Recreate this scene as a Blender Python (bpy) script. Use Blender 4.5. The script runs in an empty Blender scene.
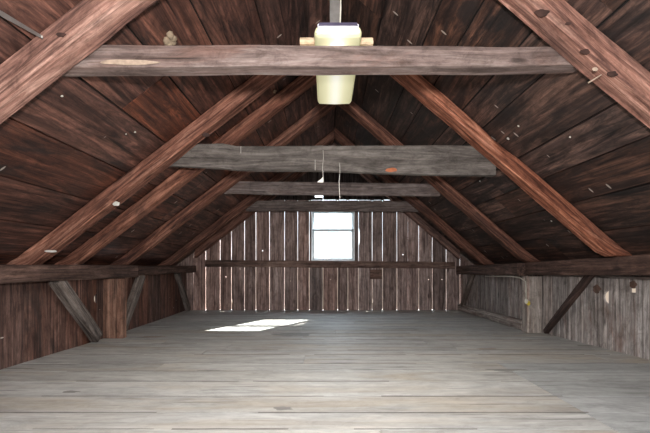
import bpy, bmesh, math, random
from mathutils import Vector, noise

H = 0.86            # eye height above the attic floor
F = 390.0           # focal length in pixels
RX, AZ = 0.14, 2.20 # ridge position and height of the rafter undersides at the ridge (above eye level)
XL, XR = -2.70, 2.70
DV = 0.168          # vertical depth of a rafter
YG = 7.60           # inner face of the gable
YB = -1.6           # wall behind the viewer
C = bpy.context.scene.collection
rnd = random.Random(7)

def lin(r, g, b):
    f = lambda c: (c/255/12.92) if c/255 <= 0.04045 else ((c/255+0.055)/1.055)**2.4
    return (f(r), f(g), f(b), 1)

def zu(x):                       # underside of the rafters, relative to eye level
    return AZ*(x-XL)/(RX-XL) if x < RX else AZ*(XR-x)/(XR-RX)
def zroof(x): return zu(x)+DV+0.003
def tag(o, label=None, cat=None, group=None, kind=None):
    if label: o['label'] = label
    if cat: o['category'] = cat
    if group: o['group'] = group
    if kind: o['kind'] = kind
    return o

# ---------------------------------------------------------------- materials
def mat_base(name):
    m = bpy.data.materials.new(name); m.use_nodes = True
    nt = m.node_tree
    return m, nt, nt.nodes['Principled BSDF']

def wood(name, dark, mid, light, stain=None, stain_amt=0.5, stain_pos=0.5, rough=0.75, var=0.35,
         knots=True, flecks=0.0, fleck_col=(200,190,180), bump=0.3, spec=0.3, across=13, grey=None, grey_pos=0.55, mottle=1.0, streak=.9):
    m, nt, bs = mat_base(name)
    N = nt.nodes.new; L = nt.links.new
    at = N('ShaderNodeAttribute'); at.attribute_name = 'grain'
    bid = N('ShaderNodeAttribute'); bid.attribute_name = 'bid'
    def mapped(sx, s, off=0):
        mp = N('ShaderNodeMapping'); mp.inputs['Scale'].default_value = (sx, s, s)
        mp.inputs['Location'].default_value = (off, off*1.7, off*.6)
        L(at.outputs['Vector'], mp.inputs['Vector']); return mp.outputs['Vector']
    def noi(vec, detail=5, roughness=.6, dist=.0, scale=1):
        n = N('ShaderNodeTexNoise'); n.inputs['Scale'].default_value = scale
        n.inputs['Detail'].default_value = detail; n.inputs['Roughness'].default_value = roughness
        n.inputs['Distortion'].default_value = dist
        L(vec, n.inputs['Vector']); return n.outputs['Fac']
    def ramp(fac, stops):
        r = N('ShaderNodeValToRGB'); e = r.color_ramp.elements
        while len(e) < len(stops): e.new(.5)
        for i, (p, c) in enumerate(stops): e[i].position = p; e[i].color = c
        L(fac, r.inputs['Fac']); return r.outputs['Color']
    def mix(fac, a, b, mode='MIX'):
        x = N('ShaderNodeMix'); x.data_type = 'RGBA'; x.blend_type = mode
        if isinstance(fac, float): x.inputs[0].default_value = fac
        else: L(fac, x.inputs[0])
        for v, s in ((a, 6), (b, 7)):
            if isinstance(v, tuple): x.inputs[s].default_value = v
            else: L(v, x.inputs[s])
        return x.outputs[2]
    def math_(op, a, b=0.0):
        x = N('ShaderNodeMath'); x.operation = op
        for v, i in ((a, 0), (b, 1)):
            if isinstance(v, (int, float)): x.inputs[i].default_value = v
            else: L(v, x.inputs[i])
        return x.outputs[0]
    W = (1,1,1,1); K = (0,0,0,1)
    n1 = noi(mapped(1.0, across), 12, .72, 1.6)
    col = ramp(n1, [(.36, lin(*dark)), (.50, lin(*mid)), (.65, lin(*light))])
    if grey:
        n5 = noi(mapped(.55, 3.2, 11), 5, .62, .8)
        col = mix(ramp(n5, [(grey_pos-.06, K), (grey_pos+.08, W)]), col, lin(*grey))
    n2 = noi(mapped(.7, 2.6, 5), 6, .7, 1.5)
    if stain:
        f = ramp(n2, [(stain_pos, K), (stain_pos+.14, (stain_amt,)*3+(1,))])
        col = mix(f, col, lin(*stain))
    # long dark drying cracks
    n3 = noi(mapped(1.3, 30, 3), 4, .55, .5)
    col = mix(ramp(n3, [(.30, (.75,)*3+(1,)), (.37, K)]), col, tuple(c*.22 for c in lin(*dark)[:3])+(1,))
    # fine mottling: dust, saw marks and wear
    n6 = noi(mapped(6, 11, 13), 10, .78, .6)
    col = mix(mottle, col, ramp(n6, [(.36, (.60,.58,.57,1)), (.50, (1,1,1,1)), (.66, (1.35,1.35,1.36,1))]), 'MULTIPLY')
    # narrow pale and dark streaks along the grain
    n7 = noi(mapped(.75, across*2.6, 21), 8, .62, .8)
    col = mix(streak, col, ramp(n7, [(.38, (.50,.47,.46,1)), (.47, (1,1,1,1)), (.56, (1,1,1,1)), (.66, (1.55,1.5,1.45,1))]), 'MULTIPLY')
    hs = N('ShaderNodeHueSaturation')
    v = math_('ADD', math_('MULTIPLY', bid.outputs['Fac'], 2*var), 1-var)
    L(v, hs.inputs['Value'])
    h2 = math_('FRACT', math_('MULTIPLY', bid.outputs['Fac'], 7.31))
    L(math_('ADD', math_('MULTIPLY', h2, .35), .72), hs.inputs['Saturation'])
    L(col, hs.inputs['Color']); col = hs.outputs['Color']
    if knots:
        vo = N('ShaderNodeTexVoronoi'); vo.inputs['Scale'].default_value = 1
        L(mapped(1.5, 4.5, 2), vo.inputs['Vector'])
        f = ramp(vo.outputs['Distance'], [(.045, (.75,)*3+(1,)), (.10, K)])
        col = mix(f, col, tuple(c*.35 for c in lin(*dark)[:3])+(1,))
    if flecks:
        vo = N('ShaderNodeTexVoronoi'); vo.inputs['Scale'].default_value = 1
        L(mapped(11, 3.4, 8), vo.inputs['Vector'])                  # nail points: short ticks across the grain, here and there
        f = ramp(vo.outputs['Distance'], [(flecks, (.8,)*3+(1,)), (flecks+.02, K)])
        sc = N('ShaderNodeSeparateColor'); L(vo.outputs['Color'], sc.inputs[0])
        f = math_('MULTIPLY', f, math_('GREATER_THAN', sc.outputs[0], .72))
        col = mix(f, col, lin(*fleck_col))
    L(col, bs.inputs['Base Color'])
    rr = math_('ADD', math_('MULTIPLY', n1, -.25), rough+.12)
    L(rr, bs.inputs['Roughness'])
    bs.inputs['Specular IOR Level'].default_value = spec
    n4 = noi(mapped(2.2, 46, 9), 6, .65, .3)
    hgt = math_('ADD', math_('MULTIPLY', n4, .6), math_('ADD', math_('MULTIPLY', n1, .8), math_('MULTIPLY', n3, .5)))
    bp = N('ShaderNodeBump'); bp.inputs['Strength'].default_value = bump; bp.inputs['Distance'].default_value = .012
    L(hgt, bp.inputs['Height']); L(bp.outputs['Normal'], bs.inputs['Normal'])
    return m

def plain(name, col, rough=.6, metal=0.0, emit=0.0, noise_amt=.12):
    m, nt, bs = mat_base(name)
    n = nt.nodes.new('ShaderNodeTexNoise'); n.inputs['Scale'].default_value = 22; n.inputs['Detail'].default_value = 4
    tc = nt.nodes.new('ShaderNodeTexCoord'); nt.links.new(tc.outputs['Object'], n.inputs['Vector'])
    r = nt.nodes.new('ShaderNodeValToRGB')
    c = lin(*col); k = 1-noise_amt*2
    r.color_ramp.elements[0].position = .35; r.color_ramp.elements[1].position = .65
    r.color_ramp.elements[0].color = (c[0]*k, c[1]*k, c[2]*k, 1); r.color_ramp.elements[1].color = c
    nt.links.new(n.outputs['Fac'], r.inputs['Fac']); nt.links.new(r.outputs['Color'], bs.inputs['Base Color'])
    bs.inputs['Roughness'].default_value = rough; bs.inputs['Metallic'].default_value = metal
    return m

M = {}
M['rafter'] = wood('red_brown_hewn_wood', (84,50,39), (142,92,73), (194,142,119), stain=(66,46,42), stain_amt=.65, stain_pos=.53, var=.22)
M['rafter_dark'] = wood('dark_red_hewn_wood', (66,41,34), (114,75,61), (162,116,97), stain=(58,42,39), stain_amt=.65, stain_pos=.5, var=.18)
M['tie'] = wood('grey_brown_sawn_wood', (84,71,66), (113,97,92), (140,126,120), stain=(104,76,66), stain_amt=.6, stain_pos=.53, var=.1, rough=.8, streak=.4)
M['tie_grey'] = wood('grey_weathered_plank_wood', (82,76,72), (111,104,99), (136,129,123), stain=(72,66,62), stain_amt=.6, stain_pos=.55, var=.1, rough=.8, knots=False, streak=.5)
M['plate'] = wood('dark_plate_wood', (46,33,28), (78,57,49), (112,87,77), stain=(52,38,34), stain_amt=.6, stain_pos=.5, var=.15)
M['roof'] = wood('dark_red_roof_boards', (40,23,19), (82,47,35), (128,77,56), stain=(36,29,28), stain_amt=.85, stain_pos=.50, var=.27, flecks=.085, rough=.62, spec=.4, across=9)
M['roof_r'] = wood('black_streaked_roof_boards', (34,24,22), (70,48,40), (118,81,63), stain=(30,27,27), stain_amt=.88, stain_pos=.46, var=.3, flecks=.085, rough=.62, spec=.4, across=9)
M['backing'] = plain('black_roof_felt', (24,20,18), .9)
M['wall_l'] = wood('red_brown_wall_boards', (52,33,27), (92,61,50), (128,94,80), stain=(58,49,46), stain_amt=.6, stain_pos=.52, var=.28, flecks=.05)
M['wall_r'] = wood('grey_wall_boards', (100,92,88), (141,131,126), (172,162,157), stain=(112,78,64), stain_amt=.6, stain_pos=.54, var=.2, flecks=.05)
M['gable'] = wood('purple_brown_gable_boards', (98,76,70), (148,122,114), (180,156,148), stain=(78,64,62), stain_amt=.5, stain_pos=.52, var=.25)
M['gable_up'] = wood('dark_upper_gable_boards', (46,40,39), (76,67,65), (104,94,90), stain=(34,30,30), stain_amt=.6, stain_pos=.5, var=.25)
M['post_l'] = wood('tan_post_wood', (84,55,43), (124,87,69), (150,114,94), stain=(78,68,64), stain_amt=.7, stain_pos=.52, var=.1)
M['post_r'] = wood('grey_post_wood', (112,101,94), (150,138,130), (176,166,158), stain=(128,84,70), stain_amt=.75, stain_pos=.53, var=.1)
M['brace'] = wood('grey_brown_brace_wood', (62,52,47), (100,87,79), (136,123,114), stain=(56,50,48), stain_amt=.6, stain_pos=.52, var=.15)
M['brace_dark'] = wood('dark_brown_brace_wood', (38,26,22), (64,43,36), (88,64,55), stain=(32,25,23), stain_amt=.6, stain_pos=.52, var=.1)
M['girt'] = wood('brown_girt_wood', (72,52,45), (110,84,74), (142,116,104), stain=(62,46,42), stain_amt=.5, stain_pos=.53, var=.1)
M['floor'] = wood('worn_grey_floor_boards', (154,151,147), (171,168,163), (185,182,177), stain=(146,142,137), stain_amt=.5, stain_pos=.52, var=.09, knots=False, mottle=.4, streak=.25,
                  rough=.62, spec=.35, bump=.1, across=5, grey=(170,161,149), grey_pos=.55)
M['floor_r'] = wood('bluish_grey_floor_boards', (150,150,148), (162,162,160), (174,174,172), stain=(116,114,112), stain_amt=.5, stain_pos=.54, var=.06, knots=False, mottle=.4, streak=.2,
                    rough=.62, spec=.35, bump=.1, across=5)
M['pale'] = wood('pale_new_wood', (176,142,108), (208,178,142), (224,200,170), var=.05, knots=False)
M['white'] = plain('white_painted_wood', (236,244,248), .5, noise_amt=.02)
M['white_metal'] = plain('white_enamelled_metal', (226,224,232), .35, 0, noise_amt=.04)
M['rim_shade'] = plain('dark_violet_shaded_rim', (88,82,104), .4, .2)  # violet shade along the housing's top edge, put into the rim colour
M['strap'] = plain('dull_galvanised_metal', (150,146,142), .45, .6)
M['wire'] = plain('pale_wire', (205,200,192), .5)
M['cord'] = plain('off_white_cord', (206,200,186), .7)
M['yellow'] = plain('yellow_tag', (214,190,70), .6)
M['paper'] = plain('white_paper', (235,232,222), .8)
M['mud'] = plain('pale_mud', (172,152,128), .95, noise_amt=.25)
M['chip'] = plain('pale_bare_wood', (190,168,148), .8, noise_amt=.2)
M['orange'] = plain('fresh_orange_wood', (196,116,78), .8, noise_amt=.15)
M['stain'] = plain('grey_floor_stain', (132,128,123), .6, noise_amt=.1)
M['rusty_stain'] = plain('brown_floor_stain', (136,112,98), .6, noise_amt=.1)
M['seam'] = plain('dark_open_seam', (122,116,111), .8)
M['knot'] = plain('dark_wood_knot', (74,50,43), .7, noise_amt=.25)
M['wall_knot'] = plain('brown_wall_knot', (110,84,72), .8, noise_amt=.3)
M['rust'] = plain('rusty_nail_iron', (92,64,52), .7, .5)

def glass():
    m, nt, bs = mat_base('window_glass'); nt.nodes.remove(bs)
    t = nt.nodes.new('ShaderNodeBsdfTransparent'); t.inputs[0].default_value = (.93,.97,.98,1)
    g = nt.nodes.new('ShaderNodeBsdfGlossy'); g.inputs['Roughness'].default_value = .03
    x = nt.nodes.new('ShaderNodeMixShader'); x.inputs[0].default_value = .05
    nt.links.new(t.outputs[0], x.inputs[1]); nt.links.new(g.outputs[0], x.inputs[2])
    nt.links.new(x.outputs[0], nt.nodes['Material Output'].inputs[0])
    return m
M['glass'] = glass()

def lamp_lens():
    m, nt, bs = mat_base('lit_yellowed_lamp_lens')
    N = nt.nodes.new; L = nt.links.new
    tc = N('ShaderNodeTexCoord'); sp = N('ShaderNodeSeparateXYZ'); L(tc.outputs['Object'], sp.inputs[0])
    ab = N('ShaderNodeMath'); ab.operation = 'ABSOLUTE'; L(sp.outputs['X'], ab.inputs[0])
    r = N('ShaderNodeValToRGB'); e = r.color_ramp.elements
    e[0].position = .012; e[0].color = (1.0,.98,.86,1)
    e[1].position = .125; e[1].color = (.46,.43,.24,1)
    x = e.new(.065); x.color = (.72,.69,.45,1)
    L(ab.outputs[0], r.inputs['Fac'])
    L(r.outputs['Color'], bs.inputs['Emission Color']); bs.inputs['Emission Strength'].default_value = LENS
    bs.inputs['Base Color'].default_value = lin(150,147,118); bs.inputs['Roughness'].default_value = .55
    return m
LENS = 0.8
SKY = 7.0; FLASH = 118; TUBE = 50; REAR = 27
M['lens'] = lamp_lens()

# ---------------------------------------------------------------- mesh helpers
def finish(bm, name, mat, grain=None, parent=None, smooth=False, origin=None):
    """link a bmesh as one object; bm carries the layers 'grain' (vector) and 'bid' (float) when it is wood"""
    bmesh.ops.recalc_face_normals(bm, faces=bm.faces)
    if origin is not None:
        for v in bm.verts: v.co -= Vector(origin)
    me = bpy.data.meshes.new(name); bm.to_mesh(me); bm.free()
    mats = mat if isinstance(mat, (list, tuple)) else [mat]
    for k in mats: me.materials.append(k)
    if smooth:
        for p in me.polygons: p.use_smooth = True
    o = bpy.data.objects.new(name, me); C.objects.link(o)
    if parent is not None: o.parent = parent
    if origin is not None:
        o.location = Vector(origin) if parent is None else Vector(origin)-parent.location
    elif parent is not None:
        o.location = -Vector(parent.location)
    return o

def layers(bm):
    g = bm.verts.layers.float_vector.get('grain') or bm.verts.layers.float_vector.new('grain')
    b = bm.verts.layers.float.get('bid') or bm.verts.layers.float.new('bid')
    return g, b

def board(bm, pts, thick, fn, along, bid=None, mi=0, off=None):
    """extrude a flat outline pts [(u,v)] by thick; fn(u,v,d) maps to the place; along = 0 or 1: which of u,v the grain follows"""
    g, b = layers(bm)
    bid = rnd.random() if bid is None else bid
    off = Vector((rnd.uniform(-30,30), rnd.uniform(-30,30), rnd.uniform(-30,30))) if off is None else off
    def vert(u, v, d):
        w = bm.verts.new(fn(u, v, d))
        w[g] = (Vector((u, v, d)) if along == 0 else Vector((v, u, d)))+off
        w[b] = bid
        return w
    A = [vert(u, v, 0) for u, v in pts]; B = [vert(u, v, thick) for u, v in pts]
    fs = [bm.faces.new(A), bm.faces.new(B[::-1])]
    n = len(pts)
    for i in range(n): fs.append(bm.faces.new((A[i], B[i], B[(i+1)%n], A[(i+1)%n])))
    for f in fs: f.material_index = mi

def loft(name, stations, mat, parent=None, seed=0, ch=.008, rag=.004, bid=None, origin=None):
    """timber: stations are (centre, half width vector, half height vector); worn corners, slightly hewn faces"""
    bm = bmesh.new(); g, b = layers(bm)
    r = random.Random(seed+101); off = Vector((r.uniform(-40,40), r.uniform(-40,40), r.uniform(-40,40)))
    bid = r.random() if bid is None else bid
    # resample
    pts = []
    for i in range(len(stations)-1):
        c0, a0, b0 = stations[i]; c1, a1, b1 = stations[i+1]
        n = max(2, int((Vector(c1)-Vector(c0)).length/.11))
        for k in range(n): 
            t = k/n; pts.append((Vector(c0).lerp(Vector(c1), t), Vector(a0).lerp(Vector(a1), t), Vector(b0).lerp(Vector(b1), t)))
    pts.append(tuple(Vector(x) for x in stations[-1]))
    rings = []; s = 0; prev = None
    for c, a, h in pts:
        if prev is not None: s += (c-prev).length
        prev = c
        la, lh = a.length, h.length
        ring = []
        k = min(ch, la*.4, lh*.4)
        for (x, y) in ((-la+k,-lh),(la-k,-lh),(la,-lh+k),(la,lh-k),(la-k,lh),(-la+k,lh),(-la,lh-k),(-la,-lh+k)):
            q = Vector((s*2.2+seed*3.1, x*3, y*3))
            nx = noise.noise(q+Vector((0,9,0)))*rag; ny = noise.noise(q+Vector((17,0,0)))*rag
            # occasional wane along an edge
            w = max(0, noise.noise(Vector((s*1.6+seed*7.7, round(x*9), round(y*9))))-.25)*.03*min(1, ch/.008)
            nx -= math.copysign(w, x); ny -= math.copysign(w*.7, y)
            v = bm.verts.new(c+a.normalized()*(x+nx)+h.normalized()*(y+ny))
            v[g] = Vector((s, x, y))+off; v[b] = bid
            ring.append(v)
        rings.append(ring)
    for i in range(len(rings)-1):
        for j in range(8):
            bm.faces.new((rings[i][j], rings[i][(j+1)%8], rings[i+1][(j+1)%8], rings[i+1][j]))
    bm.faces.new(rings[0][::-1]); bm.faces.new(rings[-1])
    if origin is None: origin = tuple(stations[0][0]) if parent is None else None
    return finish(bm, name, mat, parent=parent, origin=origin)

def boxbm(bm, lo, hi, bev=.004, grain_axis=0):
    """a bevelled box with wood layers"""
    g, b = layers(bm)
    r = bmesh.ops.create_cube(bm, size=1)
    vs = r['verts']
    for v in vs:
        v.co = Vector([lo[i]+(v.co[i]+.5)*(hi[i]-lo[i]) for i in range(3)])
    if bev:
        es = list({e for v in vs for e in v.link_edges})
        rr = bmesh.ops.bevel(bm, geom=es, offset=bev, segments=2, profile=.5, affect='EDGES')
        vs = [v for v in bm.verts if v.is_valid]
    off = Vector((rnd.uniform(-30,30),)*3); bid = rnd.random()
    for v in vs:
        c = v.co
        order = [grain_axis]+[i for i in range(3) if i != grain_axis]
        v[g] = Vector([c[i] for i in order])+off; v[b] = bid
def box(name, lo, hi, mat, parent=None, bev=.004, grain_axis=0):
    bm = bmesh.new(); boxbm(bm, lo, hi, bev, grain_axis)
    o = None if parent is not None else tuple((lo[i]+hi[i])/2 if i < 2 else lo[i] for i in range(3))
    return finish(bm, name, mat, parent=parent, origin=o)

def tube(name, pts, r, mat, parent=None, seg=8, origin=None):
    bm = bmesh.new(); rings = []
    P = [Vector(p) for p in pts]
    for i, p in enumerate(P):
        d = (P[min(i+1, len(P)-1)]-P[max(i-1, 0)]).normalized()
        u = d.orthogonal().normalized() if i == 0 else (u-d*u.dot(d)).normalized()
        w = d.cross(u)
        rings.append([bm.verts.new(p+(u*math.cos(6.2832*k/seg)+w*math.sin(6.2832*k/seg))*r) for k in range(seg)])
    for i in range(len(rings)-1):
        for j in range(seg): bm.faces.new((rings[i][j], rings[i][(j+1)%seg], rings[i+1][(j+1)%seg], rings[i+1][j]))
    bm.faces.new(rings[0][::-1]); bm.faces.new(rings[-1])
    if origin is None and parent is None: origin = tuple(P[0])
    return finish(bm, name, mat, parent=parent, smooth=True, origin=origin)

def blob(name, c, r, mat, parent=None, seed=1, rag=.35, sub=3, origin=None):
    bm = bmesh.new(); bmesh.ops.create_icosphere(bm, subdivisions=sub, radius=1)
    for v in bm.verts:
        k = 1+rag*noise.noise(v.co*1.7+Vector((seed*5.3,)*3))
        v.co = Vector([c[i]+v.co[i]*r[i]*k for i in range(3)])
    return finish(bm, name, mat, parent=parent, smooth=True, origin=(tuple(c) if parent is None else None))

def P(px, py, Y): return Vector(((px-326)*Y/F, Y, H+(266-py)*Y/F))

# ---------------------------------------------------------------- outlines for boards with knot holes and edge notches
def edge(u, v0, v1, rag, inset):
    """a ragged long edge of a board from v0 to v1"""
    n = max(2, int((v1-v0)/.22)); s = rnd.uniform(0, 99)
    return [(u+rag*noise.noise(Vector((s, k*.9, 0))), v0+(v1-v0)*k/n) for k in range(n+1)]
def notch(pts, v0, v1, depth, side, rect=False):
    """cut a bite into an edge list (ascending v); side=+1 means board lies at larger u"""
    u = None
    lo = [p for p in pts if p[1] < v0]; hi = [p for p in pts if p[1] > v1]
    u = (lo[-1][0] if lo else hi[0][0])
    if rect: mid = [(u, v0), (u+side*depth, v0), (u+side*depth, v1), (u, v1)]
    else: mid = [(u+side*depth*math.sin(math.pi*k/8), v0+(v1-v0)*(1-math.cos(math.pi*k/8))/2) for k in range(9)]
    return lo+mid+hi

def upright(bm, u0, u1, v0, topfn, fn, thick, gap0, gap1, rag=.003, holes=(), nl=(), nr=(), mi=0):
    """an upright board from u0 to u1 (seam lines), bottom v0, top following topfn(u)"""
    bid = rnd.random(); off = Vector((rnd.uniform(-30,30), rnd.uniform(-30,30), rnd.uniform(-30,30)))
    a, b = u0+gap0/2, u1-gap1/2
    cuts = [a]+[h[0] for h in holes]+[b]
    for i in range(len(cuts)-1):
        x0, x1 = cuts[i], cuts[i+1]
        L = edge(x0, v0, topfn(x0), rag if i == 0 else 0, 0); R = edge(x1, v0, topfn(x1), rag if i == len(cuts)-2 else 0, 0)
        if i > 0: h = holes[i-1]; L = notch(L, h[1]-h[2], h[1]+h[2], h[2], 1)
        if i < len(holes): h = holes[i]; R = notch(R, h[1]-h[2], h[1]+h[2], h[2], -1)
        if i == 0:
            for q in nl: L = notch(L, q[0], q[1], q[2], 1, len(q) > 3)
        if i == len(cuts)-2:
            for q in nr: R = notch(R, q[0], q[1], q[2], -1, len(q) > 3)
        board(bm, L+[(t, topfn(t)) for t in ([RX] if (x0 < RX < x1 and topfn(RX) > topfn(x0)+.001) else [])]+R[::-1], thick, fn, 1, bid, mi, off)

# ================================================================= FLOOR
bm = bmesh.new()
def ffn(u, v, d): return Vector((u, v, -d))
y = YB
ys = []
while y < YG+.1:
    w = rnd.uniform(.20, .34); ys.append((y, min(y+w, YG+.14))); y += w
for (a, b) in ys:
    joints = [-3.1]
    if b < 3.45: joints += ([rnd.uniform(-1.6,.4)] if rnd.random() < .5 else [])+[1.52]
    else:
        x = -3.1
        x += rnd.uniform(1.2, 4.4)
        while x < 2.6: joints.append(x); x += rnd.uniform(2.4, 4.2)
    joints.append(3.25)
    for i in range(len(joints)-1):
        dz = rnd.uniform(-.0015, .0015)
        right = joints[i] > 1.5 and b < 3.45
        g = rnd.choice((.002,.003,.005,.007)) if not right else .002
        board(bm, [(joints[i]+.0018, a+g), (joints[i+1]-.0018, a+g), (joints[i+1]-.0018, b-g), (joints[i]+.0018, b-g)], .028,
              lambda u, v, d, dz=dz: Vector((u, v, dz-d)), 0, mi=(1 if right else 0))
board(bm, [(-3.3,YB-.1),(3.4,YB-.1),(3.4,YG+.2),(-3.3,YG+.2)], .06, lambda u, v, d: Vector((u, v, -.03-d)), 0, .1, 2)
for (a, b) in ys[6:]:
    x = -2.75
    while x < 2.7:
        x += rnd.uniform(.05, .9); ln_ = rnd.uniform(.35, 2.2); x1 = min(x+ln_, 2.75)
        if x1-x < .1 or (a < 3.5 and x1 > 1.4 and rnd.random() < .6): x = x1; continue
        n = max(3, int((x1-x)/.12)); w = rnd.uniform(.005, .014); k0 = rnd.uniform(0, 99)
        lo = [(x+(x1-x)*k/n, a-w*(.3+abs(noise.noise(Vector((k0, k*.6, 1)))))) for k in range(n+1)]
        hi = [(x+(x1-x)*k/n, a+w*(.3+abs(noise.noise(Vector((k0, k*.6, 7)))))) for k in range(n+1)]
        board(bm, lo+hi[::-1], .001, lambda u, v, d: Vector((u, v, .0026-d)), 0, mi=3); x = x1
floor = finish(bm, 'floor', [M['floor'], M['floor_r'], M['backing'], M['seam']]); tag(floor, kind='structure')
def on_floor(px, py): Y = H*F/(py-266); return (px-326)*Y/F, Y
for i, (px, py, rx, ry, mt) in enumerate(((294,334.5,.26,.10,'stain'), (283,408.5,.055,.028,'stain'), (211,371,.10,.012,'seam'), (505,370,.16,.035,'stain'), (420,341,.16,.02,'stain'), (486,349,.10,.018,'rusty_stain'), (70,392,.06,.02,'stain'), (585,346,.10,.03,'stain'), (152,337,.14,.03,'rusty_stain'))):
    cx, cy = on_floor(px, py); bm = bmesh.new(); pts = []
    for k in range(28):
        t = 6.2832*k/28; q = 1+.45*noise.noise(Vector((math.cos(t)*1.6+i*5, math.sin(t)*1.6, i)))
        pts.append((cx+rx*q*math.cos(t), cy+ry*q*math.sin(t)))
    board(bm, pts, .0012, lambda u, v, d: Vector((u, v, .0024-d)), 0)
    finish(bm, 'floor_stain' if mt != 'seam' else 'open_seam', M[mt], parent=floor)

# ================================================================= CEILING (both roof slopes)
bm = bmesh.new()
for side in (0, 1):
    xe = -3.14 if side == 0 else 3.12
    A = Vector((RX, 0, H+zroof(RX))); E = Vector((xe, 0, H+zroof(xe)))
    S = (E-A); ln = S.length; S.normalize()
    nrm = Vector((S.z, 0, -S.x)); nrm = nrm if nrm.z > 0 else -nrm
    def rf(u, v, d, A=A, S=S, nrm=nrm): return A+S*v+Vector((0, u, 0))+nrm*d
    s = 0; ws = []
    if side == 0:
        q = [0, .40, .81, 1.225, 1.62, 2.037, 2.482, 2.9, 3.3, 3.72, ln]; ws = list(zip(q, q[1:]))
    while side == 1 and s < ln:
        w = rnd.uniform(.24, .44); ws.append((s, min(s+w, ln))); s += w
    for (a, b) in ws:
        joints = [YB-.05]
        u = YB+rnd.uniform(2.0, 4.2)
        while u < YG-.6: joints.append(u); u += rnd.uniform(2.2, 4.5)
        joints.append(YG+.12)
        for i in range(len(joints)-1):
            u0, u1 = joints[i]+.002, joints[i+1]-.002
            n = max(3, int((u1-u0)/.5)); s1 = rnd.uniform(0, 99); s2 = rnd.uniform(0, 99)
            lo = [(u0+(u1-u0)*k/n, a+.006+.005*noise.noise(Vector((s1, k*.7, 0)))) for k in range(n+1)]
            hi = [(u0+(u1-u0)*k/n, b-.006+.005*noise.noise(Vector((s2, k*.7, 0)))) for k in range(n+1)]
            lift = rnd.uniform(0, .006)
            board(bm, lo+hi[::-1], .022, lambda u, v, d, rf=rf, lift=lift: rf(u, v, d+lift), 0, mi=side)
    board(bm, [(YB-.1, -.12), (YG+.2, -.12), (YG+.2, ln+.1), (YB-.1, ln+.1)], .05, lambda u, v, d, rf=rf: rf(u, v, d+.032), 0, .2, 2)
ceiling = finish(bm, 'ceiling', [M['roof'], M['roof_r'], M['backing']]); tag(ceiling, kind='structure')

# ================================================================= SIDE WALLS
def poly(tab, y):
    if y <= tab[0][0]: return tab[0][1]
    for (a, xa), (b, xb) in zip(tab, tab[1:]):
        if y <= b: return xa+(xb-xa)*(y-a)/(b-a)
    return tab[-1][1]
LT = [(-2, -2.74), (3.29, -2.70), (4.47, -2.64), (6.2, -2.66), (7.7, -2.72)]
RT = [(-2, 3.0), (3.6, 2.96), (4.9, 2.80), (5.5, 2.78), (7.7, 2.66)]
bm = bmesh.new()
def lw(u, v, d): return Vector((poly(LT, u)-d, u, H+v))
y = YB; seams = [YB]
while y < YG: y += rnd.uniform(.19, .33); seams.append(min(y, YG+.02))
# a seam just in front of the post, where daylight shows through a bite in the board
seams = [s for s in seams if abs(s-4.49) > .1]+[4.49]; seams.sort()
for a, b in zip(seams, seams[1:]):
    top = lambda u: -.006
    kw = {}
    if abs(b-4.49) < 1e-6: kw = dict(nr=[(-.43, -.32, .045)])
    upright(bm, a, b, -H+.0, top, lw, .022, .006, .006, holes=(), **kw)
    if abs(b-4.49) > .001 :
        board(bm, [(b-.03, -H), (b+.03, -H), (b+.03, top(b)), (b-.03, top(b))], .02, lambda u, v, d: lw(u, v, d+.023), 1, .1)
board(bm, [(YB,-.07),(YG+.1,-.07),(YG+.1,-.045),(YB,-.045)], .5, lambda u, v, d: Vector((poly(LT,u)-.025-d, u, H+v)), 0, .1)
o = finish(bm, 'wall_left', M['wall_l']); tag(o, kind='structure')

bm = bmesh.new()
def rw(u, v, d): return Vector((poly(RT, u)+d, u, H+v))
def y_at(px, tab):   # where a sight line meets the right wall
    yy = 3.0
    for _ in range(30): yy = poly(tab, yy)*F/(px-326)
    return yy
n1, n2 = y_at(608.5, RT), y_at(630, RT)
y = YB; seams = [YB]
while y < YG: y += rnd.uniform(.2, .34); seams.append(min(y, YG+.02))
seams = [s for s in seams if min(abs(s-n1), abs(s-n2)) > .09]+[n1, n2]; seams.sort()
for a, b in zip(seams, seams[1:]):
    top = lambda u: min(-.006, zroof(poly(RT, u))-.03)
    kw = {}
    if abs(a-n1) < 1e-6:
        k = n1/F; kw = dict(nl=[((266-304)*k, (266-291)*k, .062)])
    if abs(b-n2) < 1e-6:
        k = n2/F; kw.setdefault('nr', []); kw['nr'] = [((266-292.5)*k, (266-287.5)*k, .058, 1)]
    upright(bm, a, b, -H, top, rw, .022, .005, .005, **kw)
    if min(abs(a-n1), abs(a-n2)) > .001:
        board(bm, [(a-.03, -H), (a+.03, -H), (a+.03, top(a)), (a-.03, top(a))], .02, lambda u, v, d: rw(u, v, d+.023), 1, .1)
board(bm, [(YB,-.12),(YG+.1,-.12),(YG+.1,-.095),(YB,-.095)], .5, lambda u, v, d: Vector((poly(RT,u)+.025+d, u, H+v)), 0, .1)
wall_right = finish(bm, 'wall_right', M['wall_r']); tag(wall_right, kind='structure')

for px, py, r in ((597, 289, .045), (633.5, 284.5, .036)):
    yy = y_at(px, RT); zz = (266-py)*yy/F; bm = bmesh.new()
    board(bm, [(yy+r*math.cos(t*.45)*(1+.3*math.sin(t*2.1)), zz+r*1.1*math.sin(t*.45)) for t in range(14)], .003, lambda u, v, d: rw(u, v, d-.003), 1)
    finish(bm, 'knot', M['wall_knot'], parent=wall_right)
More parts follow.
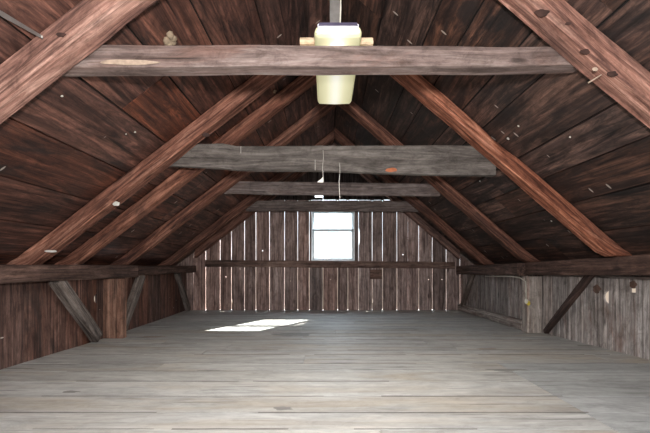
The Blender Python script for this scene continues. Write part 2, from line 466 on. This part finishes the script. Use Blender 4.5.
# ================================================================= GABLE
S = YG/F
WX0, WX1, WZ0, WZ1 = (311.5-326)*S, (354.5-326)*S, (266-261.2)*S, 1.09
gaps = [160, 170, 181, 193.5, 205.8, 220.2, 231.5, 244.6, 255.9, 269.5, 284.6, 297.7, 309.4, 323, 337.6, 347.9, 358.6, 372.2, 382.5, 396.9, 408, 418.8, 432.3, 446.2, 460, 471, 482, 494]
wide = lambda g: .004 if (g in (408,) or g < 200 or g > 465) else .0065+.0035*abs(g-333)/125
bm = bmesh.new()
def gf(u, v, d): return Vector((u, YG+d, H+v))
ZT = 1.282
holes = {262.6: (250.7, .012), 226: (276.7, .012), 403: (254.6, .012), 428.7: (279.5, .013), 442: (279.5, .012), 290.5: (281, .007), 330.5: (279.5, .008), 240: (268.8,.006)}
for a, b in zip(gaps, gaps[1:]):
    u0, u1 = (a-326)*S, (b-326)*S
    hs = [((hx-326)*S, (266-hy)*S, r) for hx, (hy, r) in sorted(holes.items()) if a+1 < hx < b-1]
    roofcap = lambda u: zroof(u)-.004
    g0, g1 = wide(a), wide(b)
    if u1 <= WX0+.03 or u0 >= WX1:
        nl = [(.40, .74, .02)] if a == 358.6 else []
        nl = nl+[(-.72, -.64, .014)] if a in (231.5, 372.2) else nl
        upright(bm, u0, u1, -H, lambda u: min(ZT, roofcap(u)), gf, .018, g0, g1, holes=hs, nl=nl)
    elif u1 > WX1:      # the board beside the window: full height above, cut to a strip beside it
        upright(bm, u0, u1, -H, lambda u: WZ0-.01, gf, .018, g0, g1, holes=hs)
        upright(bm, WX1, u1, WZ0-.01, lambda u: ZT, gf, .018, 0, g1)
        upright(bm, u0, WX1, WZ1, lambda u: ZT, gf, .018, g0, 0)
    else:
        upright(bm, u0, u1, -H, lambda u: WZ0-.01, gf, .018, g0, g1, holes=hs)
        if u0 < WX0: upright(bm, u0, WX0, WZ0-.01, lambda u: ZT, gf, .018, g0, 0)
        upright(bm, max(u0, WX0), min(u1, WX1), WZ1, lambda u: ZT, gf, .018, g0, g1)
# upper boards, dark and tight; daylight shows along the joint and at one square hole
hx0, hx1, hz0, hz1 = (315-326)*S, (323-326)*S, (266-197.3)*S, (266-193)*S
for a, b in zip(gaps, gaps[1:]):
    u0, u1 = (a-326)*S, (b-326)*S
    if max(zroof(u0), zroof(u1)) < ZT: continue
    cap = lambda u: zroof(u)-.004
    vb = ZT+(rnd.choice((.006,.010)) if 300 < a < 385 else .003)
    if cap(u0) < vb+.02 or cap(u1) < vb+.02: 
        uu = (ZT+.03-DV)/AZ
        if u0 < 0: e = XL+(ZT-DV+.045)/AZ*(RX-XL); u0 = max(u0, e)
        else: e = XR-(ZT-DV+.045)/AZ*(XR-RX); u1 = min(u1, e)
        if u1-u0 < .03: continue
    kw = {}
    if u0 < hx0 < u1: 
        kw = dict(nr=[(hz0, hz1, u1-hx0-.002, 1)])
    if u0 < hx1 < u1 and not kw: kw = dict(nl=[(hz0, hz1, hx1-u0-.002, 1)])
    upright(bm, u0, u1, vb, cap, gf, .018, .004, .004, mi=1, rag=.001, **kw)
    if 'nr' not in kw and 'nl' not in kw and u0 < 5:
        board(bm, [(u1-.03, vb), (u1+.03, vb), (u1+.03, cap(u1)-.02), (u1-.03, cap(u1)-.02)], .02, lambda u, v, d: gf(u, v, d+.026), 1, .1, 1)
board(bm, [(-.45, hz1+.012), (1.35, hz1+.012), (1.35, hz1+.03), (-.45, hz1+.03)], .24, lambda u, v, d: gf(u, v, d+.02), 0, .1, 1)   # unseen board added outside to keep sun out of the hole and joint
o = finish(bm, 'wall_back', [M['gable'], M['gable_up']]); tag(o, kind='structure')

# wall behind the viewer, with an opening added to let daylight in
bm = bmesh.new()
def bf(u, v, d): return Vector((u, YB-d, H+v))
u = -3.0
while u < 3.1:
    u1 = u+.26
    cap = lambda t: zroof(t)-.03
    if -1.3 < u < 1.2:
        board(bm, [(u+.002, .95), (u1-.002, .95), (u1-.002, cap(u1)), (u+.002, cap(u))], .025, bf, 1)
    else:
        board(bm, [(u+.002, -H), (u1-.002, -H), (u1-.002, max(-.8, cap(u1))), (u+.002, max(-.8, cap(u)))], .025, bf, 1)
    u = u1
o = finish(bm, 'wall_front', M['gable']); tag(o, kind='structure')

# window
win = bpy.data.objects.new('window_1', None); C.objects.link(win)
win.location = ((WX0+WX1)/2, YG, H+WZ0); tag(win, kind='structure')
bm = bmesh.new()
fy0, fy1 = YG-.005, YG+.08
z0, z1 = H+WZ0, H+WZ1
for lo, hi in (((WX0+.003,fy0,z0),(WX0+.024,fy1,z1)), ((WX1-.024,fy0,z0),(WX1-.003,fy1,z1)), ((WX0+.003,fy0,z1-.022),(WX1-.003,fy1,z1)), ((WX0+.003,fy0-.02,z0),(WX1-.003,fy1,z0+.025))):
    boxbm(bm, lo, hi, .003)
finish(bm, 'window_frame', M['white'], parent=win)
zm = H+(266-230.3)*S
for nm, za, zb, yo in (('lower_sash', z0+.026, zm+.022, .0), ('upper_sash', zm-.022, z1-.023, .05)):
    bm = bmesh.new(); a, b = WX0+.025, WX1-.025
    t = .028
    for lo, hi in (((a,YG+yo,za),(a+t,YG+yo+.02,zb)), ((b-t,YG+yo,za),(b,YG+yo+.02,zb)), ((a,YG+yo,za),(b,YG+yo+.02,za+(.03 if nm == 'lower_sash' else .042))), ((a,YG+yo,zb-(.042 if nm == 'lower_sash' else .03)),(b,YG+yo+.02,zb))):
        boxbm(bm, lo, hi, .002)
    sash = finish(bm, nm, M['white'], parent=win)
    bm = bmesh.new(); boxbm(bm, (a+t-.005,YG+yo+.008,za+.025), (b-t+.005,YG+yo+.012,zb-.025), 0)
    p = finish(bm, 'pane', M['glass']); p.parent = sash; p.location = (0,0,0)

# ================================================================= RAFTERS
def rafter(side, y0, w, mat, label, seed, dz=0.0, foot=None, top=0.0, group='roof rafters', rag=.007):
    xf = (foot if foot else (-2.93 if side < 0 else 2.93))
    st = []
    n = 24
    for k in range(n+1):
        x = xf+(RX+side*(.003+top)-xf)*k/n
        zb = max(zu(x)+dz, -.004 if side < 0 else (.10-(y0-3.13)*.0255 if y0 < 5.0 else .047-.0196*max(0,y0-5.1))); zt = max(zu(x)+DV+.002, zb+.02)
        st.append(((x, y0+w/2, H+(zb+zt)/2), (0, w/2, 0), (0, 0, (zt-zb)/2)))
    o = loft('rafter', st, mat, seed=seed, ch=.014, rag=rag)
    tag(o, label, 'rafter', group); return o
raf = {}
raf['L1'] = rafter(-1, 1.93, .15, M['rafter'], 'thick red-brown rafter cutting across the upper left corner, nearest on the left slope', 1)
raf['R1'] = rafter(1, 2.05, .15, M['rafter'], 'thick red-brown knotty rafter cutting across the upper right corner, nearest on the right slope', 2)
raf['L2'] = rafter(-1, 3.55, .15, M['rafter'], 'second left rafter, running down from behind the nearest cross beam to the wall plate', 3, top=.44)
raf['R2'] = rafter(1, 3.55, .15, M['rafter'], 'second right rafter, the long one bearing the end of the widest grey cross beam', 4, top=.42)
raf['L3'] = rafter(-1, 4.17, .13, M['rafter_dark'], 'extra left rafter close behind the second one, without a partner on the right', 5)
raf['L4'] = rafter(-1, 5.25, .15, M['rafter_dark'], 'left rafter meeting its partner just behind the far end of the light', 6)
raf['R3'] = rafter(1, 5.15, .15, M['rafter_dark'], 'third right rafter, its foot above the grey post of the right wall', 7)
raf['L5'] = rafter(-1, 6.75, .14, M['rafter_dark'], 'last left rafter before the gable, ending near the far corner brace', 8)
raf['R4'] = rafter(1, 6.62, .14, M['rafter_dark'], 'fourth right rafter, last before the one against the gable', 9)
raf['LG'] = rafter(-1, 7.42, .14, M['rafter_dark'], 'left end rafter lying against the gable boards', 10, foot=-2.5)
raf['RG'] = rafter(1, 7.42, .14, M['rafter_dark'], 'right end rafter lying against the gable boards', 11, foot=2.55)

# ================================================================= CROSS BEAMS
def hbeam(name, pl, pr, depth, mat, seed, label, cat, group=None, extra=None, ch=.006, rag=.004):
    """pl, pr: (x, y of the near face, top z, bottom z) at either end; extra: stations between"""
    st = []
    for (x, y, zt, zb) in [pl]+(extra or [])+[pr]:
        st.append(((x, y+depth/2, H+(zt+zb)/2), (0, depth/2, 0), (0, 0, (zt-zb)/2)))
    o = loft(name, st, mat, seed=seed, ch=ch, rag=rag); tag(o, label, cat, group); return o
def atpx(px, yt, yb, Y): return ((px-326)*Y/F, Y, (266-yt)*Y/F, (266-yb)*Y/F)
G = 'cross beams tying the rafters'
tie1 = hbeam('tie_beam', atpx(44,43.5,67,2.085), atpx(584,46.5,65,2.215), .11, M['tie'], 21,
             'nearest grey-brown cross beam, the one the light hangs over', 'cross beam', G, rag=.006)
tie2 = hbeam('tie_beam', atpx(163,144.5,165,3.715), atpx(496,145.5,175,3.715), .07, M['tie_grey'], 22,
             'second cross beam, the widest grey plank with a small orange chip', 'cross beam', G,
             extra=[atpx(195,144,166.5,3.715), atpx(222,143.2,168,3.715), atpx(236,146,169.5,3.715), atpx(330,145.5,171,3.715), atpx(430,145.3,174.3,3.715)], rag=.004)
tie3 = hbeam('tie_beam', atpx(224,181,193.5,5.405), atpx(440,183.5,196,5.31), .07, M['tie'], 23,
             'third cross beam, thin and brown, right below the widest plank', 'cross beam', G)
tie4 = hbeam('tie_beam', atpx(246,200.5,211,6.9), atpx(418,201.5,211.5,6.77), .07, M['tie'], 24,
             'farthest cross beam, just above the top of the window', 'cross beam', G)
# marks on the beams
def patch(name, px0, py0, px1, py1, Y, mat, parent, seed=0, t=.004):
    """a shallow chip or scar with a ragged outline on the near face of a beam"""
    a = P(px0, py0, Y); b = P(px1, py1, Y); c = (a+b)/2; rx = abs(b.x-a.x)/2; rz = abs(b.z-a.z)/2
    bm = bmesh.new(); pts = []
    for k in range(20):
        t_ = 6.2832*k/20; q = 1+.35*noise.noise(Vector((math.cos(t_)*1.3+seed*4, math.sin(t_)*1.3, seed)))
        pts.append((c.x+rx*q*math.cos(t_), c.z+rz*q*math.sin(t_)))
    board(bm, pts, t, lambda u, v, d: Vector((u, Y-t+d, v)), 0)
    return finish(bm, name, mat, parent=parent)
tag(patch('bare_scar', 98, 60, 156, 65, 2.097, M['chip'], tie1, 1), 'long pale scar of bare wood')
tag(patch('orange_chip', 385, 168, 397.5, 172, 3.713, M['orange'], tie2, 2), 'small orange chip of fresh wood')

# ================================================================= WALL PLATES, POSTS, BRACES
def plate(pts, x0, x1, label, seed, mat='plate'):
    st = [(((x0+x1)/2, y, H+(zt+zb)/2), (abs(x1-x0)/2, 0, 0), (0, 0, (zt-zb)/2)) for (y, zt, zb) in pts]
    o = loft('wall_plate', st, M[mat], seed=seed, ch=.01, rag=.005); tag(o, label, 'wall plate', 'timbers along the tops of the side walls'); return o
plate([(YB+.05,.012,-.14),(3.2,.012,-.138),(5.2,.012,-.150)], -2.5, -2.63, 'dark near timber lying along the top of the left wall, over the tan post', 31)
plate([(5.21,.006,-.128),(7.5,.006,-.115)], -2.5, -2.63, 'dark far timber along the top of the left wall, ending at the gable', 32)
plate([(YB+.05,.19,.02),(3.13,.096,-.075),(4.74,.052,-.112),(5.09,.045,-.12)], 2.6, 2.76, 'dark near timber rising along the top of the right wall, over the grey post', 33)
plate([(5.1,.04,-.128),(7.5,.0,-.16)], 2.5, 2.62, 'dark far timber along the top of the right wall, over the tied string', 34)

def post(x0, x1, y0, y1, z1, mat, label, seed):
    st = [(((x0+x1)/2, (y0+y1)/2, z), (abs(x1-x0)/2, 0, 0), (0, (y1-y0)/2, 0)) for z in (.001, H+z1)]
    o = loft('post', st, M[mat], seed=seed, ch=.01, rag=.005); tag(o, label, 'post', 'posts standing along the side walls'); return o
post(-2.655, -2.41, 4.62, 4.72, -.152, 'post_l', 'tan wooden post standing against the left wall between two braces', 41)
post(2.585, 2.775, 5.0, 5.16, -.135, 'post_r', 'grey wooden post with a reddish streak against the right wall', 42)

def brace(a, b, w, d, mat, label, seed, sx):
    a = Vector(a); b = Vector(b); dr = (b-a).normalized(); X = Vector((1, 0, 0)); h = dr.cross(X).normalized()
    o = loft('corner_brace', [(a, X*d/2, h*w/2), ((a+b)/2, X*d/2, h*w/2), (b, X*d/2, h*w/2)], M[mat], seed=seed, ch=.008, rag=.005)
    tag(o, label, 'brace', 'diagonal braces along the side walls'); return o
brace((-2.575,3.72,H-.13), (-2.575,4.38,.06), .13, .09, 'brace', 'diagonal brace on the left wall, on the near side of the tan post', 51, 1)
brace((-2.57,5.42,H-.13), (-2.565,4.93,.06), .11, .09, 'brace', 'short diagonal brace on the left wall, just beyond the tan post', 52, 1)
brace((-2.57,6.72,H-.11), (-2.58,7.30,.05), .10, .08, 'brace', 'diagonal brace on the left wall, in the far corner', 53, 1)
brace((2.72,3.98,H-.06), (2.72,4.82,.05), .062, .07, 'brace_dark', 'dark diagonal brace on the right wall, on the near side of the grey post', 54, -1)
brace((2.57,6.83,H-.14), (2.57,7.32,.12), .09, .07, 'brace', 'diagonal brace on the right wall, in the far corner', 55, -1)

st = [((2.655, 5.22, .065), (.05, 0, 0), (0, 0, .063)), ((2.60, 7.56, .065), (.05, 0, 0), (0, 0, .063))]
tag(loft('sill_timber', st, M['post_r'], seed=61, ch=.01, rag=.005), 'low grey timber lying on the floor along the far right wall', 'timber')

o = hbeam('girt', ((205-326)*.0192, YG-.105, (266-259.8)*.0192, (266-266.8)*.0192), ((455-326)*.0192, YG-.105, (266-261.8)*.0192, (266-268.6)*.0192), .10, M['girt'], 62,
          'long brown timber running across the gable under the window', 'girt')
tag(box('wooden_block', ((370-326)*S, YG-.03, H+(266-279)*S), ((382-326)*S, YG-.002, H+(266-269.5)*S), M['girt']), 'small reddish wooden block nailed to the gable under the long timber', 'block')

# ================================================================= THE LIGHT
LX, LY0, LY1, LZ = .066, 2.125, 3.0, H+1.247
lt = bpy.data.objects.new('ceiling_light', None); C.objects.link(lt); lt.location = (LX, LY0, LZ)
tag(lt, 'lit yellowish box light hanging at the ridge over the nearest cross beam', 'ceiling light')
def prism(name, prof, y0, y1, mat, inset=0):
    """profile in x,z lofted along y; ends drawn in a little"""
    bm = bmesh.new(); rings = []
    cz = sum(p[1] for p in prof)/len(prof)
    for y, k in ((y0, 1-inset), (y0+.02, 1), (y1-.02, 1), (y1, 1-inset)):
        rings.append([bm.verts.new((x*k, y, cz+(z-cz)*k)) for x, z in prof])
    n = len(prof)
    for i in range(3):
        for j in range(n): bm.faces.new((rings[i][j], rings[i][(j+1)%n], rings[i+1][(j+1)%n], rings[i+1][j]))
    bm.faces.new(rings[0][::-1]); bm.faces.new(rings[-1])
    bmesh.ops.recalc_face_normals(bm, faces=bm.faces)
    me = bpy.data.meshes.new(name); bm.to_mesh(me); bm.free(); me.materials.append(mat)
    o = bpy.data.objects.new(name, me); C.objects.link(o); o.parent = lt; return o
L = LY1-LY0
prism('diffuser', [(-.118,0),(0,-.004),(.118,0),(.128,.012),(.131,.034),(.122,.055),(-.122,.055),(-.131,.034),(-.128,.012)], .004, L, M['lens'], .03)
prism('housing', [(-.112,.056),(.112,.056),(.112,.070),(.10,.077),(-.10,.077),(-.112,.070)], .0, L-.005, M['white_metal'])
def yslab(name, prof, y0, y1, mat):
    bm = bmesh.new()
    board(bm, prof, y1-y0, lambda u, v, d: Vector((u, y0+d, v)), 0)
    bmesh.ops.recalc_face_normals(bm, faces=bm.faces)
    me = bpy.data.meshes.new(name); bm.to_mesh(me); bm.free(); me.materials.append(mat)
    o = bpy.data.objects.new(name, me); C.objects.link(o); o.parent = lt; return o
yslab('end_cap', [(-.116,.016),(.116,.016),(.118,.022),(.104,.054),(-.104,.054),(-.118,.022)], -.012, .003, M['white_metal'])
yslab('end_rim', [(-.106,.055),(.106,.055),(.102,.070),(-.102,.070)], -.016, -.001, M['rim_shade'])
# strap and flex up to the ridge
yslab('hanging_strap', [(-.045,.09),(.010,.09),(.006,H+zroof(RX-.2)-LZ),(-.042,H+zroof(RX-.2)-LZ)], .03, .036, M['strap'])
cp = []
for k in range(13):
    t = k/12; cp.append((LX+.012-.028*t+.012*math.sin(t*5), LY0+.02-.006*math.sin(t*6), LZ+.085+t*1.0))
tube('power_cord', cp, .004, M['cord'], parent=lt)
tag(box('wooden_cleat', ((300-326)*2.35/F, 2.33, H+1.326), ((373-326)*2.35/F, 2.41, H+1.366), M['pale'], bev=.003), 'short strip of pale new wood across the top of the hanging light', 'wood strip')

# ================================================================= SMALL THINGS
# wires hanging from the widest cross beam
for i, (px, ya, yb, lab) in enumerate(((323, 150, 182, 'left of two thin wires hanging down the widest grey cross beam'), (339.5, 163, 199, 'right of two thin wires hanging down the widest grey cross beam'))):
    a = P(px, ya, 3.70); b = P(px, yb, 3.70)
    o = tube('hanging_wire', [(a.x+.004*math.sin(k), a.y, a.z+(b.z-a.z)*k/8) for k in range(9)], .003, M['wire'])
    tag(o, lab, 'wire', 'wires on the widest cross beam')
    if i == 0:
        bm = bmesh.new(); q = P(320, 181, 3.695)
        board(bm, [(q.x-.028, q.z-.012), (q.x+.03, q.z-.016), (q.x+.028, q.z+.036)], .002, lambda u, v, d: Vector((u, 3.693+d, v)), 0)
        tag(finish(bm, 'paper_scrap', M['paper'], parent=o), 'scrap of white paper caught on the wire')
# nails in the beams
for i, (px, ya, yb, Y, lab) in enumerate(((241, 146.5, 153.5, 3.70, 'bent nail hanging on the left part of the widest grey cross beam'), (315.2, 160, 170.5, 3.70, 'bent nail on the widest grey cross beam, left beside the wires'))):
    a = P(px, ya, Y); b = P(px, yb, Y)
    o = tube('nail', [(a.x, Y+.012, a.z), (a.x, Y-.002, a.z), (a.x, Y-.006, a.z-.006), (b.x, Y-.006, b.z)], .0028, M['wire'])
    tag(o, lab, 'nail')
# string and yellow tag under the right plate
cd = [P(487, 277.5, 6.06), P(505, 277.8, 5.6), P(522, 276.2, 5.0)]
pts = [(2.488, 6.1, H-.165), (2.485, 5.7, H-.152), (2.485, 5.4, H-.142), (2.49, 5.22, H-.140), (2.53, 5.08, H-.155), (2.552, 4.985, H-.20), (2.55, 4.975, H-.28), (2.55, 4.97, H-.36), (2.55, 4.97, H-.42)]
o = tube('string', pts, .006, M['cord']); tag(o, 'pale string strung under the far right timber and dangling beside the grey post', 'string')
tag(blob('knot', (2.55, 4.965, H-.45), (.022, .02, .035), M['cord'], parent=o, seed=4), 'frayed knot')
tag(blob('tag', (2.575, 4.96, H-.475), (.022, .012, .03), M['yellow'], parent=o, seed=7, rag=.2), 'small yellow tag')

# wasp nests stuck to the boards
def on_roof(px, py, gap=.0):
    """point of the roof slope on this sight line"""
    dx, dz = (px-326)/F, (266-py)/F
    if dx < 0: k = AZ/(RX-XL); Y = (k*(-XL)+DV)/(dz-k*dx)
    else: k = AZ/(XR-RX); Y = (k*XR+DV)/(dz+k*dx)
    return Vector((dx*Y, Y, H+dz*Y))
def slope_n(px):
    k = AZ/(RX-XL) if px < 326 else -AZ/(XR-RX)
    return Vector((k, 0, -1)).normalized()
for i, (px, py, rx, lab) in enumerate(((168, 38, .062, 'pale crumbling mud wasp nest on the roof boards above the nearest cross beam'), (275, 90, .032, 'pale lump of mud nest between the two rafters left of the light'))):
    p = on_roof(px, py); n = slope_n(px)
    bm = bmesh.new(); rr = random.Random(i)
    for k in range(6 if i == 0 else 3):
        r = bmesh.ops.create_icosphere(bm, subdivisions=2, radius=1)
        c = p+Vector((rr.uniform(-1,1)*rx*.5, rr.uniform(-1,1)*rx*.8, 0)); c.z += (AZ/(RX-XL))*(c.x-p.x)
        s = rx*rr.uniform(.28,.5)
        for v in r['verts']:
            q = 1+.4*noise.noise(v.co*2+Vector((k*3,0,0)))
            v.co = c+v.co*s*q+n*.006
    o = finish(bm, 'wasp_nest', M['mud'], origin=tuple(p), smooth=True); tag(o, lab, 'wasp nest', 'mud nests on the roof boards')
# white droppings on the roof boards: marks that belong to the ceiling
for i, (px, py, r) in enumerate(((508, 138.5, .022), (518.5, 126, .014), (570, 137, .012), (551.5, 221, .015), (480, 181, .010), (434, 194.5, .010), (583, 23, .014), (135, 132, .014), (126, 134, .01), (62, 96, .012))):
    p = on_roof(px, py); n = slope_n(px)
    rot = Vector((0,0,1)).rotation_difference(n)
    bm = bmesh.new(); bmesh.ops.create_icosphere(bm, subdivisions=2, radius=1)
    for v in bm.verts:
        q = 1+.4*noise.noise(v.co*1.5+Vector((i*4.1,0,0)))
        c = Vector((v.co.x*r*q*.62, v.co.y*r*.7*q, v.co.z*.004)); v.co = p+rot@c+n*.001
    o = finish(bm, 'white_spot', M['paper'], parent=ceiling, smooth=True)
# scratches and spots on the rafters
tag(patch('white_spot', 113, 201.5, 120, 206, 3.548, M['paper'], raf['L2'], 5), 'small white spot')
tag(patch('pale_scratch', 45, 250, 57, 252.5, 3.548, M['paper'], raf['L2'], 6), 'pale scratch near its foot')
tag(patch('pale_scratch', 592, 67.5, 597.5, 71.5, 2.048, M['chip'], raf['R1'], 7), 'pale scratch')
def bar_patch(name, p0, p1, w, Y, mat, parent):
    a = P(*p0, Y); b = P(*p1, Y); d = (b-a).normalized(); n = Vector((-d.z, 0, d.x))*w/2
    bm = bmesh.new(); pts = [(a+n), (a-n), (b-n*.6), (b+n*.6)]
    board(bm, [(q.x, q.z) for q in pts], .004, lambda u, v, dd: Vector((u, Y-.004+dd, v)), 0)
    return finish(bm, name, mat, parent=parent)
tag(bar_patch('pale_scratch', (588, 83), (601, 75), .008, 2.048, M['chip'], raf['R1']), 'pale scratch')
for px, py, rx in ((542, 13, 7), (585, 52, 5), (612, 74, 5.5), (568, 24, 3)):
    tag(patch('knot', px-rx, py-rx*.5, px+rx, py+rx*.5, 2.049, M['knot'], raf['R1'], px), 'dark knot')
for px, py, rx, Y, k in ((61, 35, 4.5, 1.929, 'L1'), (206, 135, 4, 3.549, 'L2')):
    tag(patch('knot', px-rx, py-rx*.5, px+rx, py+rx*.5, Y, M['knot'], raf[k], px), 'dark knot')
# metal strap nailed to the nearest left rafter
b = P(43, 37.5, 1.922); a = on_roof(-6, 8)+slope_n(-6)*.012; d = (b-a).normalized()
nn = Vector((0,0,1)); nn = (nn-d*nn.dot(d)).normalized(); bk = d.cross(nn).normalized(); bk = bk if bk.y > 0 else -bk
bm = bmesh.new()
board(bm, [(0,.013), (0,-.013), ((b-a).length,-.007), ((b-a).length,.007)], .004, lambda u, v, dd: a+d*u+nn*v+bk*dd, 0)
o = finish(bm, 'metal_strap', M['strap'], origin=tuple(b)); tag(o, 'thin grey metal strap nailed across the nearest left rafter', 'strap')
bm = bmesh.new(); bmesh.ops.create_uvsphere(bm, u_segments=10, v_segments=6, radius=.006)
for v in bm.verts: v.co = Vector((v.co.x, v.co.y*.5, v.co.z))+b+Vector((0,-.008,0))
finish(bm, 'nail_head', M['wire'], parent=o, smooth=True)

# ================================================================= LIGHT, SKY, CAMERA
w = bpy.data.worlds.new('World'); bpy.context.scene.world = w; w.use_nodes = True
nt = w.node_tree; bg = nt.nodes['Background']
tc = nt.nodes.new('ShaderNodeTexCoord'); sp = nt.nodes.new('ShaderNodeSeparateXYZ'); nt.links.new(tc.outputs['Generated'], sp.inputs[0])
mr = nt.nodes.new('ShaderNodeMapRange'); mr.inputs['From Min'].default_value = -1; mr.inputs['From Max'].default_value = 1
nt.links.new(sp.outputs['Z'], mr.inputs['Value'])
rp = nt.nodes.new('ShaderNodeValToRGB'); e = rp.color_ramp.elements
g = lin(214,196,176)
e[0].position = .0; e[0].color = (g[0]*.10, g[1]*.10, g[2]*.10, 1)
e[1].position = .497; e[1].color = (g[0]*.14, g[1]*.14, g[2]*.14, 1)
for p, c in ((.503, (.235,.24,.24,1)), (.56, (.25,.28,.30,1)), (.72, (1.8,2.0,2.2,1)), (1.0, (1.8,2.1,2.5,1))):
    k = e.new(p); k.color = c
nt.links.new(mr.outputs[0], rp.inputs[0]); nt.links.new(rp.outputs[0], bg.inputs[0]); bg.inputs[1].default_value = SKY
sun = bpy.data.lights.new('sun', 'SUN'); sun.energy = 40; sun.angle = .009; sun.color = (1,.96,.9)
so = bpy.data.objects.new('sun', sun); C.objects.link(so)
so.rotation_euler = Vector((-.56,-1,-.76)).to_track_quat('-Z','Y').to_euler()
def area(name, loc, d, sx, sy, e, col):
    l = bpy.data.lights.new(name, 'AREA'); l.shape = 'RECTANGLE'; l.size = sx; l.size_y = sy; l.energy = e; l.color = col
    o = bpy.data.objects.new(name, l); C.objects.link(o); o.location = loc
    o.rotation_euler = Vector(d).to_track_quat('-Z','Y').to_euler(); return o
area('camera_flash', (0,-.1,H+.25), (0,1,.22), .12, .12, FLASH, (1,.98,.96))
for k in range(4):                                                       # the tube of the hanging light
    l = bpy.data.lights.new('tube_light', 'SPOT'); l.spot_size = math.radians(150); l.spot_blend = .6; l.shadow_soft_size = 0
    l.energy = TUBE; l.color = (1,.98,.93)
    o = bpy.data.objects.new('tube_light', l); C.objects.link(o); o.location = (LX, LY0+.1+(LY1-LY0-.2)*k/3, LZ-.012)
area('rear_fill_light', (LX, -.35, LZ+.1), (0,.25,-1), .2, 1.2, REAR, (.93,.97,1))       # added fill light above the viewer, brightens the near floor
cam = bpy.data.cameras.new('camera'); co = bpy.data.objects.new('camera', cam); C.objects.link(co)
co.location = (0,0,H); co.rotation_euler = (math.pi/2,0,0)
cam.sensor_width = 36; cam.lens = F/650*36; cam.shift_x = -1/650; cam.shift_y = (266-216.5)/650; cam.clip_start = .02
sc = bpy.context.scene; sc.camera = co
sc.view_settings.view_transform = 'Standard'; sc.view_settings.look = 'None'; sc.view_settings.gamma = 1; sc.view_settings.use_curve_mapping = False
sc.view_settings.exposure = 0.0
